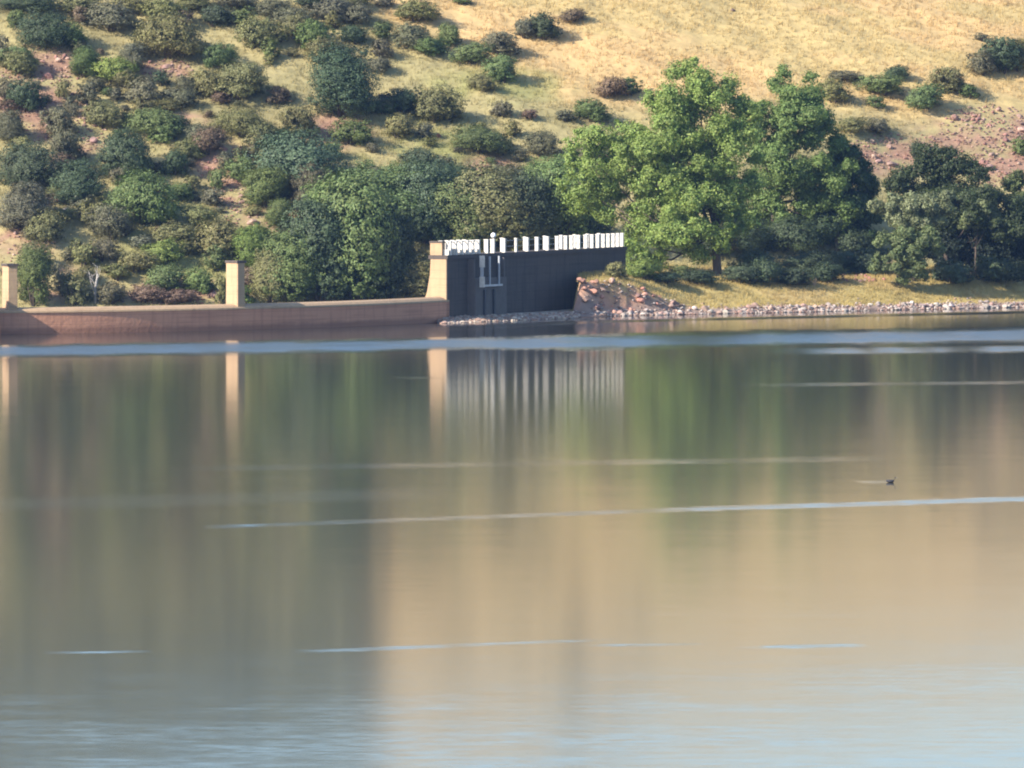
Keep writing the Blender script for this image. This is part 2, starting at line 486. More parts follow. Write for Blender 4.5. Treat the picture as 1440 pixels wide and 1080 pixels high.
xs = np.concatenate([np.arange(-1500, -60, 60), np.arange(-60, 60, 0.42), np.arange(60, 1501, 60)])
ys = np.concatenate([np.arange(590, 706, 0.42), np.arange(706, 760, 1.2), np.arange(760, 960, 5), np.arange(960, 3000, 70)])
me, x, y, z = grid_mesh('hillside', xs, ys, terrain)
set_color(me, 'gcol', ground_colour(x, y, z))
hillside = tag(mesh_obj('hillside', me, M['ground']), kind='structure', label='grassy hillside rising behind the dam', cat=None)

# ------------------------------------------------------------------ water
# (px0, py0, px1, py1, thickness px, strength, soft end px)
STREAKS = [(-400, 501, 720, 482, 15, 0.95, 10), (700, 482.5, 1900, 464, 18, 0.95, 10),
           (1060, 494, 1800, 487, 9, 0.55, 120), (1020, 542, 1800, 534, 4.5, 0.12, 100),
           (250, 659, 1260, 645, 7, 0.05, 160), (-300, 717, 640, 694, 16, 0.025, 160),
           (290, 742, 930, 718, 5, 0.24, 60), (880, 719.5, 1900, 687, 6, 0.20, 60),
           (70, 919, 200, 917, 3.5, 0.16, 40), (410, 918, 850, 900, 4.0, 0.16, 60), (820, 909, 1000, 906, 3, 0.1, 60),
           (1065, 911, 1215, 908, 5, 0.28, 30), (1218, 678, 1250, 677.5, 4, 0.25, 12), (560, 531, 615, 532, 2.5, 0.3, 20),
           (-200, 456.8, 600, 453.8, 1.5, 0.0, 20), (620, 461.5, 840, 452.5, 4, 0.5, 20), (830, 452.5, 1440, 439, 3.5, 0.5, 20), (1430, 439, 1900, 429, 3.5, 0.5, 20)]
def ruffle(X, Y):
    px = 720 + FPX * X / Y; py = HORY + FPX * CAM_H / Y
    w = np.zeros_like(X)
    n = fbm(X * .12, Y * .05, 91); n2 = fbm(X * .6, Y * .12, 95)
    for x0, y0, x1, y1, th, st, se in STREAKS:
        yc = y0 + (px - x0) / (x1 - x0) * (y1 - y0) + (n - .5) * th * 0.18
        d = np.abs(py - yc) / (th * .5 * (0.8 + 0.5 * n2))
        e = sstep(x0, x0 + se, px) * (1 - sstep(x1 - se, x1, px))
        gate = 1.0 if th > 12 else 0.35 + 0.8 * sstep(.36, .56, fbm(X * .35 + x0, Y * .03, 93))
        w = np.maximum(w, (1 - sstep(0.35, 1.4, d)) * e * st * gate * (0.75 + 0.5 * n2))
    # breeze nearer the camera: cat's paws that thicken with distance from the sheltered far shore
    near = sstep(880, 1090, py + 70 * (fbm(X * .15, Y * .05, 99) - .5))
    w = np.maximum(w, near * (0.012 + 0.035 * sstep(.45, .7, fbm(X * .3, Y * .25, 97))))
    return np.clip(w, 0, 1)
wx = np.concatenate([np.arange(-1500, -48, 66), np.arange(-48, 48.1, 0.8), np.linspace(60, 1500, 22)])
wy = np.concatenate([np.linspace(-40, 222, 12), HORY * 0 + (FPX * CAM_H) / np.arange(1084 - HORY, 428 - HORY, -0.5), np.linspace(652, 700, 4)])
wy = np.unique(np.round(wy, 4))
me, x, y, z = grid_mesh('lake_water', wx, wy, lambda a, b: np.zeros_like(a))
ra = me.attributes.new('ruffle', 'FLOAT', 'POINT')
ra.data.foreach_set('value', ruffle(x, y).astype(np.float32))
lake = tag(mesh_obj('lake_water', me, M['water']), kind='structure', label='calm lake mirroring the hillside with ruffled streaks')

# ------------------------------------------------------------------ dam
dam = empty('dam', dam_at(18)[0])
tag(dam, 'curved buff and brown masonry dam with spillway piers and white railing posts', 'dam')
bpy.context.view_layer.update()
DI = Matrix.Translation(-Vector(dam_at(18)[0]))
def dam_part(mb, name, mat, parent=None, smooth=False):
    o0 = dam_at(18)[0]
    mb.v = [(v[0] - o0[0], v[1] - o0[1], v[2] - o0[2]) for v in mb.v]
    return mb.build(name, mat, parent or dam, smooth)

def sweep(profile, s0, s1, step=0.5):
    """profile = (offset towards lake, z) closed polygon swept along the dam line"""
    mb = MB(); ss = np.linspace(s0, s1, max(2, int((s1 - s0) / step) + 1)); n = len(profile); vs = []
    for s in ss:
        p, a, w = dam_at(s)
        for off, zz in profile: q = p + w * off; vs.append((q[0], q[1], zz))
    fs = []
    for i in range(len(ss) - 1):
        for k in range(n):
            fs.append((i * n + k, i * n + (k + 1) % n, (i + 1) * n + (k + 1) % n, (i + 1) * n + k))
    fs.append(tuple(range(n))[::-1]); fs.append(tuple((len(ss) - 1) * n + k for k in range(n)))
    mb.add(vs, fs)
    return mb

S_END = s_of_px(628)       # where the spillway meets the high wall
S_FAR = s_of_px(880)
# spillway body: vertical lake face, rounded crest, sloping downstream face
dam_part(sweep([(0, -3), (0, Z_CREST - .27), (-2.6, Z_CREST - .6), (-4.2, -3)], -14, S_END + .4), 'spillway_wall', M['wall'])
dam_part(sweep([(0.05, Z_CREST - .30), (0.02, Z_CREST - .20), (-.16, Z_CREST - .07), (-.42, Z_CREST), (-.75, Z_CREST), (-1.1, Z_CREST - .1), (-1.1, Z_CREST - .36), (-.3, Z_CREST - .36)], -14, S_END + .35), 'crest_coping', M['render'])
# spillway piers
def pier(px_right, half_along=0.30, deep=1.05):
    s = s_of_px(px_right)
    p, a, w = dam_at(s)
    mb = MB()
    o = p - w * (deep + .06) - a * half_along * 2
    base = np.array([0, 0, Z_CREST - .35])
    # slightly tapering shaft, lake face with softened corners
    for z0, z1, g0, g1 in ((Z_CREST - .35, 3.86, 0.03, 0.0), (3.86, 4.02, 0.0, 0.02)):
        P = []
        for zz, g in ((z0, g0), (z1, g1)):
            for (u, v) in ((0, 0), (1, 0), (1, .93), (.93, 1), (.07, 1), (0, .93)):
                q = p - a * half_along * 2 * (1 - u) * 1.0 - w * (.06 + deep * (1 - v)) + a * (u - .5) * g + w * (v - .5) * g
                P.append((q[0], q[1], zz))
        mb.add(P, [(5, 4, 3, 2, 1, 0), (6, 7, 8, 9, 10, 11)] + [(k, (k + 1) % 6, 6 + (k + 1) % 6, 6 + k) for k in range(6)])
    sh = dam_part(mb, 'pier', M['render'])
    cp = MB()
    c = p - a * half_along - w * (.06 + deep / 2)
    A = a * (half_along * 2 + .12); Wv = w * (deep + .12)
    cp.box(c - A / 2 - Wv / 2 + np.array([0, 0, 4.02]), A, Wv, np.array([0, 0, .13]))
    dam_part(cp, 'pier_cap', M['stain_shade'], sh)
    return sh
pier(345.5); pier(25.0); pier(-300)

# high wall on the right: vertical lake face, battered downstream face
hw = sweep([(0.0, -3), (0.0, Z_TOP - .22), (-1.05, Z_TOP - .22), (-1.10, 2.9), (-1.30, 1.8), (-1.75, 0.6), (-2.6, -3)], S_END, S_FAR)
high = dam_part(hw, 'high_wall', M['stain_shade'])
# buff rendered end face over the spillway
p, a, w = dam_at(S_END)
prof = [(0.012, Z_CREST - .34), (0.012, Z_TOP - .245), (-1.06, Z_TOP - .245), (-1.11, 2.9), (-1.31, 1.8), (-1.55, Z_CREST - .34)]
mb = MB(); V = []
for t_ in (-.06, .10):
    for off, zz in prof: q = p + a * t_ + w * off; V.append((q[0], q[1], zz))
n = len(prof)
mb.add(V, [tuple(range(n)), tuple(range(n, 2 * n))[::-1]] + [((k + 1) % n, k, n + k, n + (k + 1) % n) for k in range(n)])
dam_part(mb, 'end_face', M['render'], high)
dam_part(sweep([(0.10, Z_TOP - .24), (0.10, Z_TOP), (-1.2, Z_TOP), (-1.2, Z_TOP - .24)], S_END - .08, S_FAR), 'walkway_slab', M['stain_shade'])
# end block over the spillway (newel) with a tuft-topped stone cap
p, a, w = dam_at(S_END)
nb = MB()
nb.box(p - w * 1.10 - a * .04 + np.array([0, 0, Z_TOP + .004]), a * .45, w * .80, np.array([0, 0, .76]))
newel = dam_part(nb, 'end_block', M['render'])
nb = MB(); nb.box(p - w * 1.14 - a * .08 + np.array([0, 0, Z_TOP + .768]), a * .53, w * .88, np.array([0, 0, .10]))
dam_part(nb, 'block_cap', M['stain_shade'], newel)

# railing posts on both edges of the walkway
post_me = {}
def post(s, off, wid=0.24, dep=0.26, h=0.86, mat='white', name='railing_post'):
    p, a, w = dam_at(s)
    mb = MB()
    q = p + w * (off - dep / 2) - a * wid / 2 + np.array([0, 0, Z_TOP + .003])
    mb.box(q, a * wid, w * dep, np.array([0, 0, h - .05]))
    mb.box(q - a * .02 - w * .02 + np.array([0, 0, h - .05]), a * (wid + .04), w * (dep + .04), np.array([0, 0, .06]))
    return dam_part(mb, name, M[mat])
TOWER0, TOWER1 = s_of_px(655), s_of_px(701)
for px in (706, 723, 738.5, 752.5, 767, 781, 793, 801, 811, 821, 830, 838, 846, 853, 860, 866, 872):
    post(s_of_px(px + 3), -0.02, wid=0.17, dep=0.22 if px != 723 else .14)
for px in (714, 746, 774, 797, 816, 834, 850):
    post(s_of_px(px + 13), -1.02, wid=0.18, dep=0.18)
for px in (632, 640, 648, 656, 664, 672):
    post(s_of_px(px), -0.05, wid=0.16, dep=0.34)
for px in (684, 693):
    post(s_of_px(px + 2), -0.10, wid=0.16, dep=0.26)
for px in (629, 637.5, 645.5, 654, 662):
    p_ = post(s_of_px(px + 12), -1.02, wid=0.16, dep=0.22)
# low white kerb blocks between the closely set posts
for k, px in enumerate(np.arange(628, 673, 4.0)):
    s = s_of_px(px + 2); p, a, w = dam_at(s); mb = MB()
    mb.box(p - w * .34 - a * .05 + np.array([0, 0, Z_TOP + .004]), a * .10, w * .40, np.array([0, 0, .34]))
    dam_part(mb, 'kerb_block', M['white'])
# top rail on the closely railed stretch
mb = MB()
for o_ in (-.06, -1.02):
    pts = [dam_at(s)[0] + dam_at(s)[2] * o_ + np.array([0, 0, Z_TOP + .80]) for s in np.linspace(s_of_px(630), s_of_px(673), 8)]
    mb.tube(pts, [.035] * 8, 6)
dam_part(mb, 'top_rail', M['white'])
mb = MB()
for zz in (.38, .74):
    pts = [dam_at(s)[0] - dam_at(s)[2] * .02 + np.array([0, 0, Z_TOP + zz]) for s in np.linspace(s_of_px(706), s_of_px(872), 16)]
    mb.tube(pts, [.012] * 16, 5)
dam_part(mb, 'rail_cable', M['steel'])

# intake tower standing proud of the lake face
p, a, w = dam_at(s_of_px(657))
tw = MB()
tl = (s_of_px(701) - s_of_px(657))
tower_w = tl; proud = .55
o = p + np.array([0, 0, -3])
tw.box(o + w * .003, a * tower_w, w * proud, np.array([0, 0, 3 + 2.62]))
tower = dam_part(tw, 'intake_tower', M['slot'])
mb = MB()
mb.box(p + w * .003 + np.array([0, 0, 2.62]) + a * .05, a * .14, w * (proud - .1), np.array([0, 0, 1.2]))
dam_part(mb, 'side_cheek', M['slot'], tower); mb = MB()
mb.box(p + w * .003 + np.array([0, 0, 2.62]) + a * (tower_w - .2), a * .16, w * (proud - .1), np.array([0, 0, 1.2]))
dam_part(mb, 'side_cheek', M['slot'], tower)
# white gauge boards on the tower's left side
for z0, z1 in ((3.30, 4.02), (2.06, 2.72)):
    q, a2, w2 = dam_at(s_of_px(662)); mb = MB()
    mb.box(q + w2 * (proud + .06) - a2 * .03 + np.array([0, 0, z0]), a2 * .06, w2 * .34, np.array([0, 0, z1 - z0]))
    dam_part(mb, 'gauge_board', M['white'], tower)
q, a2, w2 = dam_at(s_of_px(662)); mb = MB()
mb.box(q + w2 * (proud + .10) - a2 * .02 + np.array([0, 0, 2.72]), a2 * .04, w2 * .22, np.array([0, 0, .58]))
dam_part(mb, 'gauge_plate', M['steel'], tower)
# gate guide rails and their cross bar
for px in (675, 688):
    q, a2, w2 = dam_at(s_of_px(px)); mb = MB()
    mb.box(q + w2 * (proud + .05) + np.array([0, 0, 2.20]), a2 * .10, w2 * .09, np.array([0, 0, 1.74]))
    dam_part(mb, 'guide_rail', M['steel'], tower)
q, a2, w2 = dam_at(s_of_px(666)); mb = MB()
mb.box(q + w2 * (proud + .02) + np.array([0, 0, 2.08]), a2 * (s_of_px(692) - s_of_px(666)), w2 * .16, np.array([0, 0, .12]))
dam_part(mb, 'cross_bar', M['steel'], tower)
for px in (668, 681):
    q, a2, w2 = dam_at(s_of_px(px)); mb = MB()
    mb.box(q + w2 * (proud + .02) + np.array([0, 0, -2]), a2 * .2, w2 * .12, np.array([0, 0, 3.9]))
    dam_part(mb, 'gate_channel', M['dark'], tower)
# globe lamp on its bracket post
q, a2, w2 = dam_at(s_of_px(699)); mb = MB()
base = q - w2 * .25 + np.array([0, 0, Z_TOP + .003])
mb.tube([base, base + np.array([0, 0, .95])], [.045, .035], 8)
mb.tube([base, base + np.array([0, 0, .06])], [.12, .10], 8)
lamp = dam_part(mb, 'lamp_post', M['white'])
import bmesh
bm = bmesh.new(); bmesh.ops.create_uvsphere(bm, u_segments=14, v_segments=9, radius=.17)
for v in bm.verts: v.co += Vector(base + np.array([0, 0, 1.08]) - dam_at(18)[0])
gm = bpy.data.meshes.new('globe'); bm.to_mesh(gm); bm.free()
for pgn in gm.polygons: pgn.use_smooth = True
mesh_obj('globe', gm, M['glass'], lamp)

# wing wall just past the left end of the spillway, running out into the lake
p, a, w = dam_at(-0.75)
mb = MB()
prof = [(.003, -3), (2.4, -3), (2.4, 0.5), (1.5, 2.2), (0.9, 2.7), (.003, 2.7)]
V = [];
for t_ in (0, -1.2):
    for off, zz in prof: q = p + a * t_ + w * off; V.append((q[0], q[1], zz))
n = len(prof)
mb.add(V, [tuple(range(n)), tuple(range(n, 2 * n))[::-1]] + [((k + 1) % n, k, n + k, n + (k + 1) % n) for k in range(n)])
dam_part(mb, 'wing_wall', M['wall'])

# ------------------------------------------------------------------ foliage makers
def leaf_cloud(centres, radii, rng, n, leaf, flat=0.75, shell=0.62, clump=0.20, elong=1.6, whole=1.1):
    """leaves gathered in clumps through several lobes; returns verts, faces, tint"""
    vol = np.array([r[0] * r[1] * r[2] for r in radii]) ** .72
    pr = vol / vol.sum()
    ncl = max(12, int(n / 16))
    li = rng.choice(len(centres), ncl, p=pr)
    d = rng.normal(size=(ncl, 3)); d /= np.linalg.norm(d, axis=1)[:, None]
    rad = shell + (1 - shell) * rng.random(ncl) ** .5
    rad = np.where(rng.random(ncl) < .22, rng.random(ncl) * shell, rad)
    C = np.asarray(centres, float)[li]; RR = np.asarray(radii, float)[li]
    cc = C + d * RR * rad[:, None]
    cs = clump * RR.mean(1) * (0.6 + 0.9 * rng.random(ncl))
    ctint = rng.random(ncl)
    k = rng.integers(0, ncl, n)
    off = rng.normal(size=(n, 3)) * np.array([1, 1, .7]) * .55
    P = cc[k] + off * cs[k][:, None]
    ctr = np.average(np.asarray(centres, float), axis=0, weights=vol); ext = np.asarray(centres, float).std(0) + np.asarray(radii, float).mean(0)
    g = (P - ctr) / ext; g /= np.linalg.norm(g, axis=1)[:, None] + .25
    nrm = g * whole + d[k] * .75 + off * .4 + rng.normal(size=(n, 3)) * .5 + np.array([0, 0, .15])
    nrm /= np.linalg.norm(nrm, axis=1)[:, None]
    u = np.cross(nrm, rng.normal(size=(n, 3))); u /= np.linalg.norm(u, axis=1)[:, None] + 1e-9
    v = np.cross(nrm, u)
    s = leaf * (0.6 + 0.8 * rng.random(n))[:, None]
    V = np.stack([P - u * s * elong * .5, P + v * s * .42, P + u * s * elong * .5, P - v * s * .42], 1).reshape(-1, 3)
    F = np.arange(n * 4).reshape(-1, 4)
    tint = np.stack([0.55 * ctint[k] + .45 * rng.random(n), 0.5 * ctint[k][::-1] + .5 * rng.random(n), np.zeros(n)], 1)
    return V, F, np.repeat(tint, 4, 0)

def crown_mesh(name, centres, radii, rng, n, leaf, mat, core=0.72, **kw):
    V, F, T = leaf_cloud(centres, radii, rng, n, leaf, **kw)
    me = np_mesh(name, V, F)
    set_color(me, 'tint', T)
    me.materials.append(mat)
    return me

# shrub prototypes: unit footprint scaled per individual
def shrub_proto(seed, w, h, n, leaf, nl, upright=False):
    rng = np.random.default_rng(seed)
    cs, rs = [], []
    for k in range(nl):
        an = 2 * math.pi * (k + rng.random() * .7) / nl
        rr = w * .27 * (0.25 + .75 * rng.random())
        r = w * (.20 + .10 * rng.random())
        zc = h * ((.30 + .34 * rng.random()) if not upright else (.25 + .5 * rng.random()))
        cs.append((rr * math.cos(an), rr * math.sin(an), zc)); rs.append((r, r, min(h * .42, r * (.95 if not upright else 1.2))))
    cs.append((0, 0, h * .52)); rs.append((w * .30, w * .30, h * .46))
    for k in range(5):      # stray sprigs breaking the outline
        an = rng.random() * 6.28; q = w * (.12 + .26 * rng.random())
        cs.append((q * math.cos(an), q * math.sin(an), h * (.72 + .30 * rng.random()) * (1 - .5 * q / w))); rs.append((w * .07, w * .07, h * .14))
    # skirts low down so that the bush meets the ground
    for k in range(4):
        an = rng.random() * 6.28; cs.append((w * .28 * math.cos(an), w * .28 * math.sin(an), h * .2)); rs.append((w * .18, w * .18, h * .2))
    crown = crown_mesh('foliage', cs, rs, rng, n, leaf, M['leaf'], shell=.55)
    st = MB()
    for k in range(4):
        an = rng.random() * 6.28; q = np.array([math.cos(an), math.sin(an), 0]) * w * .2
        st.tube([(q[0] * .2, q[1] * .2, -.15), (q[0] * .5, q[1] * .5, h * .25), (q[0], q[1], h * .6)], [.05 * w / 2, .035 * w / 2, .012 * w / 2], 5)
    return crown, st.mesh('stem', True), w, h

PROTO = {
    's': [shrub_proto(100 + k, 1.5, 1.0, 3200, .052, 4) for k in range(4)],
    'm': [shrub_proto(200 + k, 2.7, 1.6, 10000, .060, 6) for k in range(5)],
    'l': [shrub_proto(300 + k, 4.6, 2.5, 22000, .068, 8) for k in range(4)],
    't': [shrub_proto(400 + k, 4.4, 4.6, 32000, .080, 11, True) for k in range(4)],
}
TONES = {
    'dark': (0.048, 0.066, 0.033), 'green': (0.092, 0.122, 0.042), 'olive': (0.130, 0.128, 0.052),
    'grey': (0.108, 0.106, 0.064), 'lime': (0.125, 0.165, 0.045), 'blue': (0.055, 0.082, 0.044), 'pale': (0.165, 0.190, 0.100), 'rust': (0.125, 0.090, 0.062),
}
TONE_WORD = {'dark': 'dark green', 'green': 'mid green', 'olive': 'olive', 'grey': 'grey-green', 'lime': 'bright green', 'blue': 'blue-green', 'pale': 'pale green', 'rust': 'rusty brown'}
rngS = random.Random(7)

def zone_of(px, py):
    if px > 1130 and py > 250: return 'on the grass bank', 'bank'
    if px > 1130: return 'beyond the leafy trees', 'far'
    if py > 335 and px < 620: return 'behind the spillway wall', 'wall'
    if px > 520 and py < 185: return 'on the golden slope', 'gold'
    if px < 150: return 'on the red rocky slope', 'red'
    if py < 130: return 'in the upper shrub belt', 'belt'
    if px > 520: return 'above the thicket', 'yellow'
    return 'on the stony slope', 'mid'

ALL_SHRUBS = []
def place_shrub(px, py, w, h, tone, kind=None, label=None, d=None, name='shrub'):
    b = hit(px, py) if d is None else None
    if b is None:
        q = at(px, py, d); b = np.array([q[0], d, float(terrain(q[0], d))])
    sc = b[1] / FPX
    W, H = w * sc, h * sc
    if kind is None:
        kind = 's' if W < 1.9 else 'm' if W < 3.5 else 'l'
        if H / W > .85 and W > 1.9: kind = 't'
    crown, stem, pw, ph = PROTO[kind][rngS.randrange(len(PROTO[kind]))]
    zn, zk = zone_of(px, py)
    size = 'small' if W < 1.7 else 'medium-sized' if W < 3.2 else 'large' if W < 4.6 else 'very large'
    if label is None:
        shape = 'upright' if H / W > .85 else 'low spreading' if H / W < .46 else 'rounded'
        label = f'{size} {shape} {TONE_WORD[tone]} shrub {zn}'
        group = f'{size} {shape} {TONE_WORD[tone]} shrubs {zn}'
    else:
        group = None
    o = empty(name, b, rngS.uniform(0, 6.28))
    tag(o, label, 'shrub' if name == 'shrub' else 'tree', group)
    f = mesh_obj('foliage' if name == 'shrub' else 'crown', crown, None, o); s = mesh_obj('stem' if name == 'shrub' else 'trunk', stem, M['bark'], o)
    kx, ky = rngS.uniform(1.12, 1.55), rngS.uniform(1.1, 1.4)
    for q in (f, s): q.scale = (W / pw * kx, W / pw * ky, H / ph * rngS.uniform(1.05, 1.22)); q.rotation_euler = (rngS.uniform(-.08, .08), rngS.uniform(-.08, .08), 0)
    ALL_SHRUBS.append((o, b, f'{size} {TONE_WORD[tone]}', group is not None))
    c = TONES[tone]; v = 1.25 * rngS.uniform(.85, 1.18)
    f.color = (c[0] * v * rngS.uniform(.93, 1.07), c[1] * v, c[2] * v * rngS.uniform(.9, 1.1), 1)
    return o

SHRUBS = [
 # upper left belt
 (62,66,80,44,'dark'),(105,68,44,32,'green'),(155,43,72,38,'grey'),(40,17,84,24,'dark'),(112,16,64,24,'olive'),(185,20,52,26,'olive'),
 (238,80,100,56,'olive'),(228,30,60,30,'olive'),(300,37,50,30,'dark'),(338,34,36,22,'green'),(270,14,60,20,'olive'),(330,12,70,20,'grey'),
 (385,24,64,24,'grey'),(362,68,64,42,'olive'),(381,84,28,26,'green'),(415,55,50,34,'olive'),(440,70,60,38,'green'),(452,90,62,34,'olive'),
 (412,40,56,26,'grey'),(470,30,60,30,'grey'),(440,14,70,22,'dark'),(500,34,50,26,'grey'),(500,12,46,18,'olive'),(190,84,48,24,'grey'),
 (118,108,42,38,'green'),(160,118,60,36,'lime'),(185,104,40,26,'grey'),(225,120,32,19,'dark'),(27,98,42,30,'green'),(4,90,30,36,'grey'),
 (338,138,90,46,'olive'),(290,136,60,40,'olive'),(310,98,46,36,'green'),(262,134,40,26,'grey'),(198,147,56,32,'grey'),(165,140,30,16,'grey'),(178,126,40,24,'olive'),
 (235,158,40,18,'olive'),(38,156,56,42,'dark'),(89,139,26,26,'olive'),(100,152,24,16,'grey'),(84,195,50,38,'grey'),(14,200,44,42,'grey'),(5,140,24,30,'grey'),
 (145,180,52,36,'olive'),(215,192,80,34,'green'),(245,188,40,26,'dark'),(92,230,52,42,'grey'),(178,250,92,64,'dark'),(112,290,66,58,'blue'),(36,262,88,60,'dark'),(30,225,40,34,'olive'),
 (246,248,44,36,'dark'),(203,312,112,70,'green'),(280,210,46,34,'grey'),(335,192,82,40,'olive'),(368,206,46,30,'olive'),(418,192,62,38,'olive'),
 (420,266,128,68,'blue'),(372,290,56,50,'green'),(340,256,46,34,'green'),(320,240,30,24,'grey'),(305,268,30,30,'green'),(385,245,50,34,'olive'),(300,290,40,26,'grey'),
 # mid
 (584,30,66,28,'olive'),(542,10,28,14,'grey'),(647,7,32,14,'green'),(806,31,40,17,'rust'),(497,62,44,26,'dark'),(538,55,32,24,'green'),(579,68,58,34,'grey'),
 (602,79,50,24,'green'),(632,64,40,28,'green'),(536,83,34,26,'grey'),(535,103,40,22,'grey'),(665,89,58,28,'green'),(703,78,58,34,'grey'),
 (765,55,46,32,'dark'),(738,54,40,26,'grey'),(706,117,50,38,'green'),(678,129,44,20,'olive'),(566,158,48,32,'dark'),(612,172,64,46,'olive'),(630,168,36,36,'dark'),(560,194,54,34,'olive'),
 (495,202,52,36,'green'),(706,166,34,22,'grey'),(673,215,74,36,'green'),(722,191,26,20,'olive'),(588,240,50,30,'dark'),(622,242,40,24,'grey'),
 (862,137,50,26,'rust'),(885,136,36,24,'green'),(832,171,58,30,'green'),(762,222,46,34,'grey'),(795,170,30,16,'grey'),(745,168,26,14,'rust'),(700,208,22,18,'lime'),
 # right slope
 (1408,104,62,44,'dark'),(1380,105,40,32,'grey'),(1432,100,40,40,'olive'),(1302,153,60,34,'green'),(1332,131,54,34,'olive'),(1363,139,28,18,'green'),(1240,134,70,28,'green'),(1262,112,44,18,'dark'),
 (1230,152,30,17,'green'),(1172,145,50,32,'olive'),(1200,188,50,22,'olive'),(1235,188,40,20,'grey'),(1290,222,22,22,'dark'),(1436,218,30,24,'green'),(1380,58,26,10,'grey'),(1185,112,50,12,'grey'),
 # lower left
 (35,326,72,66,'grey'),(65,341,60,40,'olive'),(130,316,38,36,'olive'),(152,337,60,42,'grey'),(146,368,48,30,'grey'),(190,382,62,30,'olive'),(230,372,60,30,'lime'),(250,345,70,26,'olive'),
 (308,360,74,44,'olive'),(47,430,50,70,'green'),(88,416,36,42,'grey'),(103,430,38,38,'olive'),(157,428,48,28,'grey'),(232,412,50,38,'green'),(282,414,48,34,'green'),
 (304,382,38,32,'green'),(312,428,24,38,'olive'),(392,320,42,36,'green'),(440,300,66,60,'grey'),(378,425,54,70,'olive'),(350,380,50,50,'lime'),(118,375,40,34,'olive'),(360,345,46,28,'lime'),
 (205,425,50,22,'rust'),(255,427,50,18,'rust'),(340,428,40,24,'lime'),(60,300,40,22,'rust'),(200,352,40,20,'grey'),
]
for q in SHRUBS: place_shrub(*q)
# smaller bushes filling the slope between them
nfill = 0
while nfill < 130:
    px, py = rngS.uniform(0, 860), rngS.uniform(8, 425)
    lim = 70 + 0.0 * py if px > 520 else 8
    if px > 480 and py < 120 + (px - 480) * .28: continue
    if any(abs(px - q[0]) < q[2] * .36 and -6 < q[1] - py < q[3] * .65 for q in SHRUBS): continue
    if px > 600 and py > 235: continue
    w_ = rngS.choice((16, 20, 24, 30, 38, 46)); nfill += 1
    place_shrub(px, py, w_, w_ * rngS.uniform(.5, .8), rngS.choice(('olive', 'grey', 'grey', 'green', 'olive', 'rust' if px < 420 else 'green')))

# the scrub goes on over the shoulder of the hill as one mass (seen only in the lake's mirror)
rngH = np.random.default_rng(77); VV, TT = [], []
for k in range(330):
    Yh = 690 + 200 * rngH.random() ** 1.2; Xh = (rngH.uniform(-80, 520) - 720) / FPX * Yh if k < 316 else (rngH.uniform(520, 900) - 720) / FPX * Yh
    Wh = rngH.uniform(1.0, 2.4); Hh = Wh * .62
    V_, F_, T_ = leaf_cloud([(Xh, Yh, float(terrain(Xh, Yh)) + Hh * .7), (Xh + Wh * .6, Yh, float(terrain(Xh + Wh * .6, Yh)) + Hh * .45)], [(Wh, Wh, Hh), (Wh * .7, Wh * .7, Hh * .7)], rngH, 300, .40)
    VV.append(V_); TT.append(T_)
VV = np.concatenate(VV); me = np_mesh('hilltop_scrub', VV, np.arange(len(VV)).reshape(-1, 4)); set_color(me, 'tint', np.concatenate(TT))
o = mesh_obj('hilltop_scrub', me, M['leaf']); o.color = (.15, .145, .08, 1); tag(o, 'dense olive scrub over the shoulder of the hill', 'scrub', kind='stuff')
THICKET = [(410,424,90,95,'green'),(452,424,90,130,'blue'),(500,424,110,165,'green'),(545,424,90,130,'dark'),(585,426,74,60,'olive'),(540,335,110,95,'green'),(600,345,90,105,'blue'),
 (575,300,70,70,'green'),(650,350,100,90,'green'),(690,352,100,105,'olive'),(740,352,90,95,'dark'),(790,350,100,110,'green'),(835,350,60,70,'dark'),(770,275,80,50,'green'),(640,275,70,40,'dark'),(720,262,70,30,'grey'),(470,350,80,85,'green')]
for px, py, w_, h_, tn in THICKET:
    b0 = {True: None}[True]
    zt = {'dark': 'dark green', 'green': 'mid green', 'blue': 'blue-green', 'olive': 'olive', 'grey': 'grey-green'}[tn]
    where = 'behind the low spillway wall' if px < 620 else 'behind the white railing posts'
    hgt = 'tall' if h_ > 100 else 'stocky' if h_ > 65 else 'low'
    o = place_shrub(px, py, w_, h_, tn, 't' if h_ / w_ > .7 else 'l', label=f'{hgt} {zt} bushy tree in the thicket {where}', d=None, name='thicket_tree')
    o['group'] = f'{hgt} {zt} trees in the thicket {where}'

# the rounded tree standing alone on the slope
o = place_shrub(483, 167, 88, 96, 'blue', 't', label='dense rounded blue-green tree standing alone on the slope with its shadow beside it', name='rounded_tree')
o.children[0].color = (0.060, 0.092, 0.048, 1)

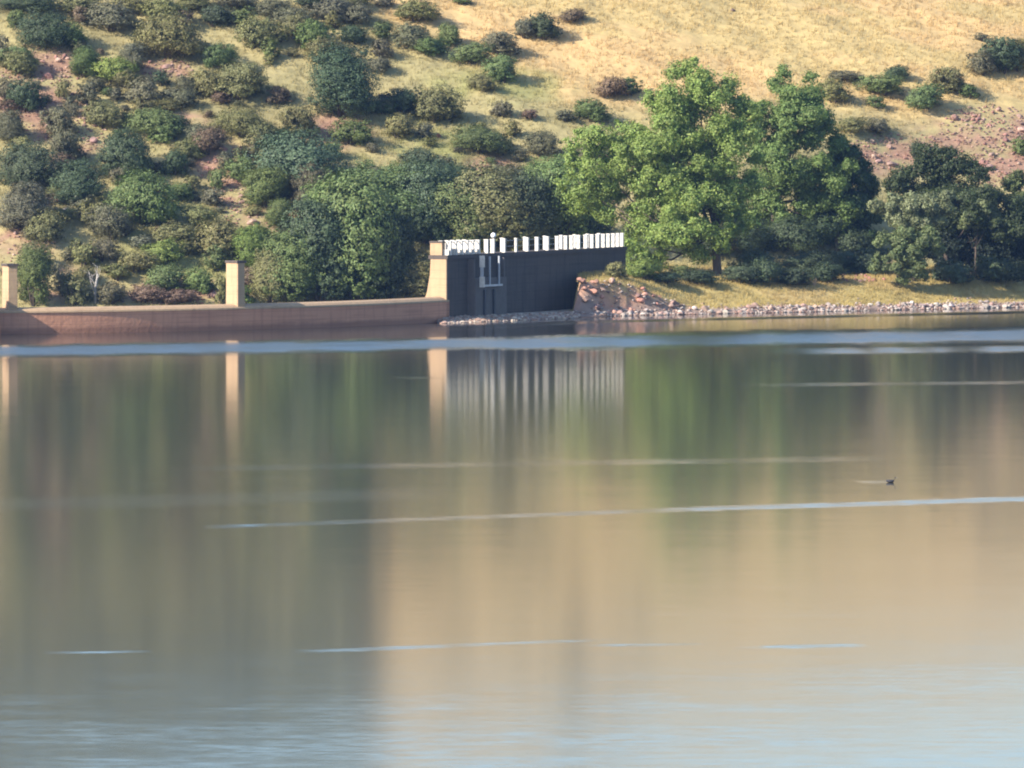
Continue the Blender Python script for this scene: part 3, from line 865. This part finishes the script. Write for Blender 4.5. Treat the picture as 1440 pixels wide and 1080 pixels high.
# ------------------------------------------------------------------ broad leafy trees
def broad_tree(name, label, trunk_px, trunk_py, lobes, colour, n, leaf, seed, dd=0.0, cat='tree', depth=0.9, trunk_r=.28, mat='tree_leaf', sub=True, fat=1.2):
    """lobes: (px, py, radius px, depth offset m) measured at the trunk's distance"""
    rng = np.random.default_rng(seed)
    b = hit(trunk_px, trunk_py)
    d = b[1] + dd
    b = np.array([(trunk_px - 720) / FPX * d, d, float(terrain((trunk_px - 720) / FPX * d, d))])
    sc = d / FPX
    root = empty(name, b); tag(root, label, cat)
    cs, rs = [], []
    for l in lobes:
        c = at(l[0], l[1], d) - b; c[1] += l[3] if len(l) > 3 else rng.uniform(-1.3, 1.3)
        r = l[2] * sc * fat
        if sub:
            # break each lobe into smaller sprays so the outline is ragged
            m_ = 9
            for k in range(m_):
                dv = rng.normal(size=3); dv /= np.linalg.norm(dv)
                cs.append(c + dv * r * .70 * np.array([1, depth, .95])); q = r * rng.uniform(.26, .46); rs.append((q, q, q * rng.uniform(.7, 1.0)))
        else:
            cs.append(c); rs.append((r, r * depth, r * .9))
    me = crown_mesh('crown', cs, rs, rng, n, leaf, M[mat], shell=.30, clump=.34, whole=.25)
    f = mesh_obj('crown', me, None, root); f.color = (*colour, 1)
    tb = MB()
    top = np.mean([np.array(at(l[0], l[1], d) - b) for l in lobes], 0)
    fork = np.array([top[0] * .04, 0, top[2] * .5])
    tb.tube([(0, 0, -.3), (0.03, 0, .3), fork * np.array([.5, 1, .55]), fork], [trunk_r * 1.35, trunk_r, trunk_r * .85, trunk_r * .7], 9)
    for l in lobes:
        c = at(l[0], l[1], d) - b; c[1] += l[3] if len(l) > 3 else 0
        mid = fork + (c - fork) * .5 + np.array([0, 0, -.25 * abs(c[0] - fork[0])]) + rng.normal(size=3) * .12
        st = fork * rng.uniform(.7, 1.0)
        tb.tube([st, mid, c], [trunk_r * .34, trunk_r * .2, trunk_r * .06], 6)
    tb.build('trunk', M['bark'], root, True)
    return root

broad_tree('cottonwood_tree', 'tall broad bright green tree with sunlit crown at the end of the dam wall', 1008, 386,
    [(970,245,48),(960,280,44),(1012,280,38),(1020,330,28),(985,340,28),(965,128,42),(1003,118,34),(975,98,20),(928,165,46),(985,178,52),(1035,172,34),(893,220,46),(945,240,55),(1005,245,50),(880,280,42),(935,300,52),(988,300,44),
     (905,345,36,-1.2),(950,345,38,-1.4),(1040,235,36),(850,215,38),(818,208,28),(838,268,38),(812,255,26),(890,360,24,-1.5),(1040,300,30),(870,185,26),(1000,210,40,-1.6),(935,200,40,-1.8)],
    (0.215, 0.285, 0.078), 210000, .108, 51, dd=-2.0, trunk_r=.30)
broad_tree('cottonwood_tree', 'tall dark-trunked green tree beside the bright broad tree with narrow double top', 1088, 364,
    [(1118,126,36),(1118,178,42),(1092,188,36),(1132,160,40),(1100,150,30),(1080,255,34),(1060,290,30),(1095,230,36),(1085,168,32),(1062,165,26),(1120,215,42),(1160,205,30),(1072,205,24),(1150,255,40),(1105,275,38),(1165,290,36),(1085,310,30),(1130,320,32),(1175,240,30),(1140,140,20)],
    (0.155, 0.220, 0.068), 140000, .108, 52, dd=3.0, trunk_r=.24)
broad_tree('cottonwood_tree', 'tree with shade-darkened leaves between the double-topped tree and the pale bushes', 1177, 376,
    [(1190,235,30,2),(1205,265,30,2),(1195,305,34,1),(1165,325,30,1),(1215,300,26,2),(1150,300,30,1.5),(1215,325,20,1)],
    (0.060, 0.095, 0.035), 75000, .12, 53, dd=5.0, trunk_r=.2)  # leaf colour lowered to carry the shade from the neighbouring crowns
broad_tree('evergreen_tree', 'dark olive-topped tree rising above the pale bank bushes', 1330, 392,
    [(1325,232,34,2),(1352,252,40,2),(1300,258,38,2),(1370,278,42,2),(1335,290,46,1),(1395,305,42,1.5),(1305,310,40,1),(1355,325,44,1),(1415,325,42,2),(1280,275,34,2),(1345,350,36,2),(1400,300,34,-1.5),(1430,310,36,-1.5),(1375,290,30,-1.5)],
    (0.058, 0.078, 0.033), 110000, .11, 54, dd=4.0, trunk_r=.2)
broad_tree('pale_bush', 'pale grey-green bush spreading above the low green bank bush', 1285, 392,
    [(1245,290,26,-1),(1272,296,32,-1),(1302,300,30,-1),(1262,318,24,-1),(1320,285,26,-.5),(1288,322,24,-1)],
    (0.205, 0.225, 0.120), 40000, .10, 55, cat='bush', fat=1.0, dd=-1.0, trunk_r=.12)
broad_tree('bank_bush', 'rounded green bush standing over the red stone pile', 1262, 393,
    [(1250,350,27,-1),(1278,345,30,-1),(1305,340,25,-.5),(1236,368,17,-1),(1265,374,25,-1),(1292,370,27,-.6)],
    (0.150, 0.185, 0.080), 30000, .10, 56, cat='bush', fat=1.0, dd=-1.5, trunk_r=.1)
broad_tree('pale_bush', 'small pale bright bush in front of the dark hollow', 1372, 392,
    [(1384,292,16,-.5),(1368,308,15,-.5),(1392,305,14,-.5),(1355,314,9,-.5)],
    (0.215, 0.245, 0.120), 12000, .10, 57, cat='bush', dd=1.5, trunk_r=.08)
broad_tree('evergreen_tree', 'bush mass with leaves darkened as the shade in the hollow above the grass bank', 1390, 390,
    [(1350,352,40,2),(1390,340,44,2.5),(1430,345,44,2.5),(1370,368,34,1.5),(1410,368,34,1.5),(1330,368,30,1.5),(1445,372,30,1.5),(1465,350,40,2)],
    (0.026, 0.038, 0.024), 60000, .11, 58, cat='bush', dd=0.5, trunk_r=.12)  # fills the shaded hollow; its shade is put into the leaf colour
broad_tree('pale_bush', 'leafy green bush at the far end of the grass bank', 1446, 388,
    [(1440,262,26,0),(1445,300,24,0),(1436,330,18,-.5),(1462,290,28,0),(1450,355,22,0),(1430,285,16,0)],
    (0.130, 0.155, 0.060), 32000, .10, 59, cat='bush', dd=1.0, trunk_r=.12)
place_shrub(1203, 378, 20, 22, 'pale', label='tiny pale green bush beside the red stone pile')
for px, py, w_, h_, lb in ((1040, 399, 64, 26, 'low dark shrub added as shade beside the trunk of the bright broad tree'), (1078, 398, 50, 34, 'dark shrub added as shade on the grass edge at the foot of the double-topped tree'), (1165, 397, 60, 26, 'low dark shrub added as shade behind the concrete marker post'),
                           (1200, 362, 64, 34, 'dark shrub added as the shade below the shaded dark tree'), (1228, 388, 56, 40, 'dark shrub added as shade between the stone pile and the shaded tree'), (1120, 400, 60, 24, 'low dark shrub added as shade at the edge of the grass bank'),
                           (1062, 388, 70, 32, 'dark shrub added as shade right behind the trunk of the bright broad tree'), (1132, 388, 80, 32, 'dark shrub added as shade right behind the concrete marker post'), (1190, 385, 60, 30, 'dark shrub added as shade behind the red stone pile'),
                           (985, 400, 60, 20, 'low dark shrub added as shade in front of the trunk of the bright broad tree'), (935, 398, 50, 16, 'very low dark shrub added as shade along the top of the red earth nose'),
                           (1050, 354, 76, 44, 'dark shrub added as understory shade behind the trunk of the bright broad tree'), (1112, 352, 80, 46, 'dark shrub added as understory shade behind the double-topped tree'), (1160, 346, 70, 40, 'dark shrub added as understory shade beneath the shaded dark tree'), (1005, 362, 60, 40, 'dark shrub added as understory shade left behind the bright broad trunk'),
                           (1340, 399, 60, 30, 'low dark shrub added as shade at the foot of the olive-topped tree'), (1400, 397, 70, 34, 'low dark shrub added as shade at the mouth of the dark hollow'), (1440, 394, 50, 30, 'low dark shrub added as shade at the far end of the dark hollow')):
    place_shrub(px, py, w_, h_, 'dark', label=lb)  # dark shrubs added in place of the trees' shade on the bank
place_shrub(905, 392, 50, 26, 'lime', label='low bright shrub on top of the red earth nose')
place_shrub(868, 392, 40, 24, 'olive', label='low olive shrub on the bank where the dam wall ends')
place_shrub(960, 392, 40, 16, 'green', label='low green shrub on the bank under the bright broad tree')

# tell look-alike shrubs apart by the bush each one stands next to
for o, b, w_, auto in ALL_SHRUBS:
    if not auto: continue
    best = min((q for q in ALL_SHRUBS if q[0] is not o), key=lambda q: (q[1][0] - b[0]) ** 2 + (q[1][2] - b[2]) ** 2 + .1 * (q[1][1] - b[1]) ** 2)
    t_ = f"{o['label']} by a {best[2]} one"
    if len(t_.split()) > 16: t_ = f"{o['label']} by a {' '.join(best[2].split()[1:])} one"
    if len(t_.split()) <= 16: o['label'] = t_

# pale leafless tree behind the spillway
b = hit(134, 428)
bt = empty('bare_tree', b); tag(bt, 'pale leafless tree just behind the spillway wall', 'tree')
tb = MB(); rr = random.Random(3)
tb.tube([(0, 0, -.2), (0, 0, 1.0), (.15, 0, 1.9)], [.10, .08, .06], 7); tb.build('trunk', M['pale_bark'], bt, True)
for k in range(8):
    z0 = rr.uniform(.6, 1.8); an = rr.uniform(0, 6.28); l = rr.uniform(.5, 1.0)
    tb = MB(); e = np.array([math.cos(an) * l * .6, math.sin(an) * l * .6, z0 + l * 1.05])
    m_ = np.array([math.cos(an) * l * .35, math.sin(an) * l * .35, z0 + l * .4])
    tb.tube([(0.08 * z0 / 1.9, 0, z0), m_, e], [.035, .025, .008], 5)
    for j in range(3):
        t_ = m_ + (e - m_) * rr.uniform(0, .8); dq = np.array([rr.uniform(-.4, .4), rr.uniform(-.4, .4), rr.uniform(.15, .45)])
        tb.tube([t_, t_ + dq], [.014, .005], 4)
    tb.build('branch', M['pale_bark'], bt, True)

# ------------------------------------------------------------------ rocks
def rock_mesh(seed, name='rock'):
    bm = bmesh.new(); bmesh.ops.create_icosphere(bm, subdivisions=2, radius=.5)
    r_ = random.Random(seed); o_ = Vector((r_.uniform(0, 50), r_.uniform(0, 50), r_.uniform(0, 50)))
    planes = [(Vector((r_.uniform(-1, 1), r_.uniform(-1, 1), r_.uniform(-.4, 1))).normalized(), r_.uniform(.26, .42)) for _ in range(7)]
    for v in bm.verts:
        v.co *= 1 + .35 * mnoise.noise(v.co * 2.2 + o_)
        for nrm, dist in planes:
            e = v.co.dot(nrm) - dist
            if e > 0: v.co -= nrm * e * .9
    me = bpy.data.meshes.new(name); bm.to_mesh(me); bm.free()
    me.materials.append(M['rock'])
    return me
ROCKS = [rock_mesh(900 + k) for k in range(9)]
rr = random.Random(21)
def rock(P, size, colour, label, group, flat=.7, name='rock', sink=.25):
    o = bpy.data.objects.new(name, ROCKS[rr.randrange(len(ROCKS))]); col.objects.link(o)
    sx, sy, sz = size * rr.uniform(.85, 1.3), size * rr.uniform(.8, 1.2), size * flat * rr.uniform(.8, 1.2)
    o.location = (P[0], P[1], P[2] + sz * (.5 - sink) * .8); o.scale = (sx, sy, sz)
    o.rotation_euler = (rr.uniform(-.3, .3), rr.uniform(-.3, .3), rr.uniform(0, 6.28))
    v = rr.uniform(.75, 1.2); o.color = (colour[0] * v, colour[1] * v * rr.uniform(.93, 1.07), colour[2] * v, 1)
    return tag(o, label, 'rock', group)
PALE = (.34, .28, .25); REDR = (.28, .15, .12); BROWN = (.26, .17, .14); PINK = (.35, .235, .185)
# hillside rocks
HR = [((60, 92, 60, 24), 11, 'on the rocky red slope near the frame of the end pier'), ((60, 155, 70, 40), 11, 'on the rocky red slope below the dark dome shrubs'),
      ((30, 340, 45, 30), 6, 'above the end pier'), ((345, 275, 34, 40), 9, 'on the stony slope above the middle pier'), ((400, 315, 24, 40), 5, 'beside the thicket'),
      ((1390, 180, 60, 26), 15, 'on the scree beyond the broad leafy trees'), ((1270, 215, 70, 22), 13, 'on the scree above the pale bushes'), ((1410, 235, 40, 26), 8, 'on the scree above the dark hollow'),
      ((240, 415, 90, 12), 6, 'on the ground behind the spillway coping'), ((300, 225, 50, 22), 6, 'among the shrubs above the middle pier'), ((225, 98, 40, 10), 6, 'in the shrub belt'), ((110, 195, 40, 25), 5, 'between grey shrubs on the red slope'),
      ((690, 240, 34, 16), 6, 'above the thicket'), ((860, 285, 14, 10), 4, 'behind the left edge of the bright broad tree')]
for (cx, cy, rx, ry), n_, wh in HR:
    for k in range(n_):
        an = rr.uniform(0, 6.28); q = math.sqrt(rr.random())
        px, py = cx + rx * q * math.cos(an), cy + ry * q * math.sin(an)
        if px < 2 or px > 1438: continue
        P = hit(px, py)
        rock(P, rr.choice((.25, .35, .35, .5, .7)), rr.choice((REDR, REDR, PINK, BROWN)), f'weathered reddish rock {wh}', f'reddish rocks {wh}')
rock(hit(230, 302), .38, (.6, .52, .46), 'single pale stone below the large sunlit green shrub', None)
rock(hit(93, 298), .40, (.55, .50, .46), 'single pale grey stone among grey shrubs on the red slope', None)
rock(hit(616, 193), .34, (.20, .07, .05), 'dark rusty stone on the yellow slope under the elongated olive shrub', None, flat=1.1)
rock(hit(1030, 17), .36, (.14, .09, .07), 'lone dark stone high on the bare golden slope', None)
rock(hit(787, 434), .55, (.55, .52, .50), 'pale boulder at the foot of the high dam wall', None)
rock(hit(1279, 398), .34, (.62, .58, .50), 'small white stone on the grass below the green bank bush', None)
# shoreline rocks
for k in range(108):
    px = rr.uniform(822, 1440)
    X = (px - 720) / FPX * 625; X = (px - 720) / FPX * float(shore_y(X)); ys_ = float(shore_y(X))
    v = rr.choice((.15, .35, .6, .9, 1.3)) + rr.uniform(-.15, .2)
    dark = px < 1110 and v > .8 and rr.random() < .7
    c = BROWN if dark else rr.choice((PALE, PALE, PINK, (.44, .38, .34)))
    size = rr.uniform(.3, .62) if dark else rr.uniform(.22, .5)
    P = np.array([X, ys_ + v, max(0.0, float(terrain(X, ys_ + v)))])
    rock(P, size, c, 'dark brown rock at the grass edge of the stony shore' if dark else 'pale rock on the stony shore below the grass bank', 'dark shore rocks' if dark else 'pale shore rocks')
for k in range(30):
    X = rr.uniform(-4.2, 3.8); va = rr.uniform(-.2, 1.6)
    P = np.array([X, 600.3 + (X + 4.3) * 1.36 + va, 0]); P[2] = max(0.0, float(terrain(P[0], P[1])))
    rock(P, rr.uniform(.22, .55), rr.choice(((.52, .44, .36), PALE, PINK)), 'pale flat rock on the rubble strip in front of the high dam wall', 'rubble strip rocks', flat=.5)
# red earth nose
for k in range(24):
    X = rr.uniform(4.3, 9.5); v = rr.uniform(.8, 1.9)
    P = np.array([X, float(shore_y(X)) + v, 0]); P[2] = float(terrain(P[0], P[1]))
    rock(P, rr.uniform(.2, .55), rr.choice(((.46, .24, .18), (.42, .20, .15), PINK)), 'reddish rock set in the cut earth nose of the bank', 'rocks in the earth nose')
# stone pile by the green bush
for k in range(20):
    px, py = rr.gauss(1210, 22), rr.uniform(386, 397)
    rock(hit(px, py), rr.uniform(.25, .45), rr.choice(((.40, .17, .14), (.30, .13, .11), PINK)), 'reddish stone in the pile beside the green bank bush', 'stones in the pile on the bank')
for px, py, s_ in ((1145, 376, .5), (1163, 374, .45), (1195, 340, .6), (1212, 338, .5), (1060, 350, .6), (1085, 352, .5), (1110, 350, .5), (985, 362, .5)):
    rock(hit(px, py), s_, (.50, .36, .32), 'pale pinkish rock added as a sunlit ground patch under the broad leafy trees', 'rocks added as sunlit patches under the leafy trees', flat=.45)  # pale slabs added to stand for sunlit ground between the trees
# small stones too many to count
rng = np.random.default_rng(5)
ico = bmesh.new(); bmesh.ops.create_icosphere(ico, subdivisions=1, radius=.5); ico.verts.ensure_lookup_table()
iv = np.array([v.co[:] for v in ico.verts]); ifc = np.array([[v.index for v in f.verts] for f in ico.faces]); ico.free()
def pebbles(name, X, Y, smin, smax, cols, label):
    Z = np.maximum(terrain(X, Y), 0); n = len(X); V = []; F = []; C = []
    S = rng.uniform(smin, smax, n); cc = np.array(cols)[rng.integers(0, len(cols), n)] * rng.uniform(.7, 1.2, (n, 1))
    for k in range(n):
        j = iv * (1 + rng.uniform(-.25, .25, (len(iv), 1))) * S[k] * np.array([1.1, 1, .65])
        V.append(j + np.array([X[k], Y[k], Z[k] + S[k] * .12])); F.append(ifc + k * len(iv)); C.append(np.repeat(cc[k][None], len(iv), 0))
    me = np_mesh(name, np.concatenate(V), np.concatenate(F)); set_color(me, 'gcol', np.concatenate(C))
    return tag(mesh_obj(name, me, M['ground']), label, 'stones', kind='stuff')
X = rng.uniform(4.2, 42, 5200); X = X[rng.random(5200) < .15 + .85 * sstep(.38, .6, fbm(X * .45, X * 0, 77))]; pebbles('shore_stones', X, shore_y(X) + np.abs(rng.normal(0, .85, len(X))) * (.5 + fbm(X * .3, X * 0, 78)) - .1, .05, .24, [PALE, PINK, BROWN, (.42, .36, .32)], 'loose small stones along the waterline of the bank')
X = rng.uniform(-4.4, 4.2, 900); pebbles('rubble_stones', X, 600.3 + (X + 4.3) * 1.36 + rng.uniform(-.4, 3.2, 900), .06, .22, [PALE, PINK, (.5, .42, .34)], 'small rubble stones at the foot of the dam wall')
pts = []
for (cx, cy, rx, ry), n_, wh in HR[:12]:
    for k in range(n_ * 24):
        an = rr.uniform(0, 6.28); q = math.sqrt(rr.random()) * 1.2
        pts.append(hit(cx + rx * q * math.cos(an), cy + ry * q * math.sin(an))[:2])
pts = np.array(pts); pebbles('scree_stones', pts[:, 0], pts[:, 1], .08, .26, [REDR, PINK, BROWN], 'small loose red stones scattered over the slope')

# ------------------------------------------------------------------ grass
def tufts(name, X, Y, hmin, hmax, width, nb, label, lift=1.0):
    n = len(X); Z = terrain(X, Y)
    c = ground_colour(X, Y, Z) * rng.uniform(.86, 1.14, (n, 1)) * lift
    X = np.repeat(X, nb); Y = np.repeat(Y, nb); Z = np.repeat(Z, nb); c = np.repeat(c, nb, 0); m_ = len(X)
    X = X + rng.normal(0, .09, m_); Y = Y + rng.normal(0, .09, m_)
    h = rng.uniform(hmin, hmax, m_); an = rng.uniform(0, 6.28, m_); le = rng.uniform(.1, .5, m_) * h; la = rng.uniform(0, 6.28, m_)
    wx_, wy_ = np.cos(an) * width * .5, np.sin(an) * width * .5
    base = np.stack([X, Y, Z - .03], 1); tip = base + np.stack([np.cos(la) * le, np.sin(la) * le, h], 1)
    s_ = np.stack([wx_, wy_, np.zeros(m_)], 1)
    V = np.stack([base - s_, base + s_, tip], 1).reshape(-1, 3); F = np.arange(m_ * 3).reshape(-1, 3)
    me = np_mesh(name, V, F); set_color(me, 'gcol', np.clip(np.repeat(c, 3, 0), 0, .85))
    return tag(mesh_obj(name, me, M['grass']), label, 'grass', kind='stuff')
n_ = 80000
X = rng.uniform(-44, 44, n_); Y = rng.uniform(628, 712, n_); Z = terrain(X, Y)
keep = (Z > -1) & (Y > 634 + np.where(X > 0, .4 * X, .28 * X)) & (fbm(X * .5, Y * .5, 111) > .30)
px_, py_ = to_px(X, Y, Z); keep &= rng.random(n_) > zones(px_, py_, ZR) * .7
tufts('hill_grass', X[keep], Y[keep], .12, .38, .045, 4, 'dry golden and olive grass covering the hillside')
n_ = 16000
X = rng.uniform(4.2, 44, n_); v = rng.uniform(1.0, 16, n_) ; Y = shore_y(X) + v
nose = (X < 9) & (v < 1.6)
keep = ~nose & (rng.random(n_) < sstep(.9, 2.0, v))
tufts('bank_grass', X[keep], Y[keep], .08, .26, .04, 5, 'short yellow-green grass on the bank above the shore')

# ------------------------------------------------------------------ small things
P = hit(1146, 401); mp_ = empty('marker_post', P); tag(mp_, 'short pale concrete marker post standing on the grass bank', 'post')
mb = MB(); mb.box((-.12, -.12, -.2), (.24, 0, 0), (0, .24, 0), (0, 0, .62)); mb.build('shaft', M['render'], mp_)
mb = MB(); mb.add([(-.13, -.13, .42), (.13, -.13, .42), (.13, .13, .42), (-.13, .13, .42), (0, 0, .50)], [(0, 1, 4), (1, 2, 4), (2, 3, 4), (3, 0, 4), (3, 2, 1, 0)]); mb.build('pointed_cap', M['render'], mp_)
# water bird
d = FPX * CAM_H / (679 - HORY)
bd = empty('water_bird', ((1253 - 720) / FPX * d, d, 0)); tag(bd, 'small dark water bird swimming alone on the open lake', 'bird')
me = bpy.data.meshes.new('body'); bm = bmesh.new()
ring = [(-.19, .02, .085), (-.15, .055, .075), (-.05, .085, .055), (.06, .08, .055), (.12, .05, .07), (.145, .034, .12), (.155, .030, .165), (.175, .036, .205), (.205, .026, .205), (.225, .010, .200)]
prev = None
for x_, r_, z_ in ring:
    cur = [bm.verts.new((x_, r_ * math.cos(t_), z_ + r_ * .85 * math.sin(t_))) for t_ in [2 * math.pi * k / 10 for k in range(10)]]
    if prev:
        for k in range(10): bm.faces.new((prev[k], prev[(k + 1) % 10], cur[(k + 1) % 10], cur[k]))
    else: bm.faces.new(cur[::-1])
    prev = cur
bm.faces.new(prev); bm.to_mesh(me); bm.free()
for p_ in me.polygons: p_.use_smooth = True
mesh_obj('body', me, M['feather'], bd)
mb = MB(); mb.tube([(.222, 0, .20), (.262, 0, .192)], [.012, .003], 6); mb.build('beak', M['beak'], bd)

# ------------------------------------------------------------------ air
m, nt, out = new_mat('air')
pv = N(nt, 'ShaderNodeVolumePrincipled', Density=HAZE, Anisotropy=0.0)
pv.inputs['Color'].default_value = (0.28, 0.50, 1.0, 1)
L(nt, pv.outputs[0], out.inputs['Volume'])
mb = MB(); mb.box((-1550, -60, -6), (3100, 0, 0), (0, 3100, 0), (0, 0, 90))
tag(mb.build('haze', m), 'thin blue summer haze over the lake and hill', 'haze', kind='stuff')
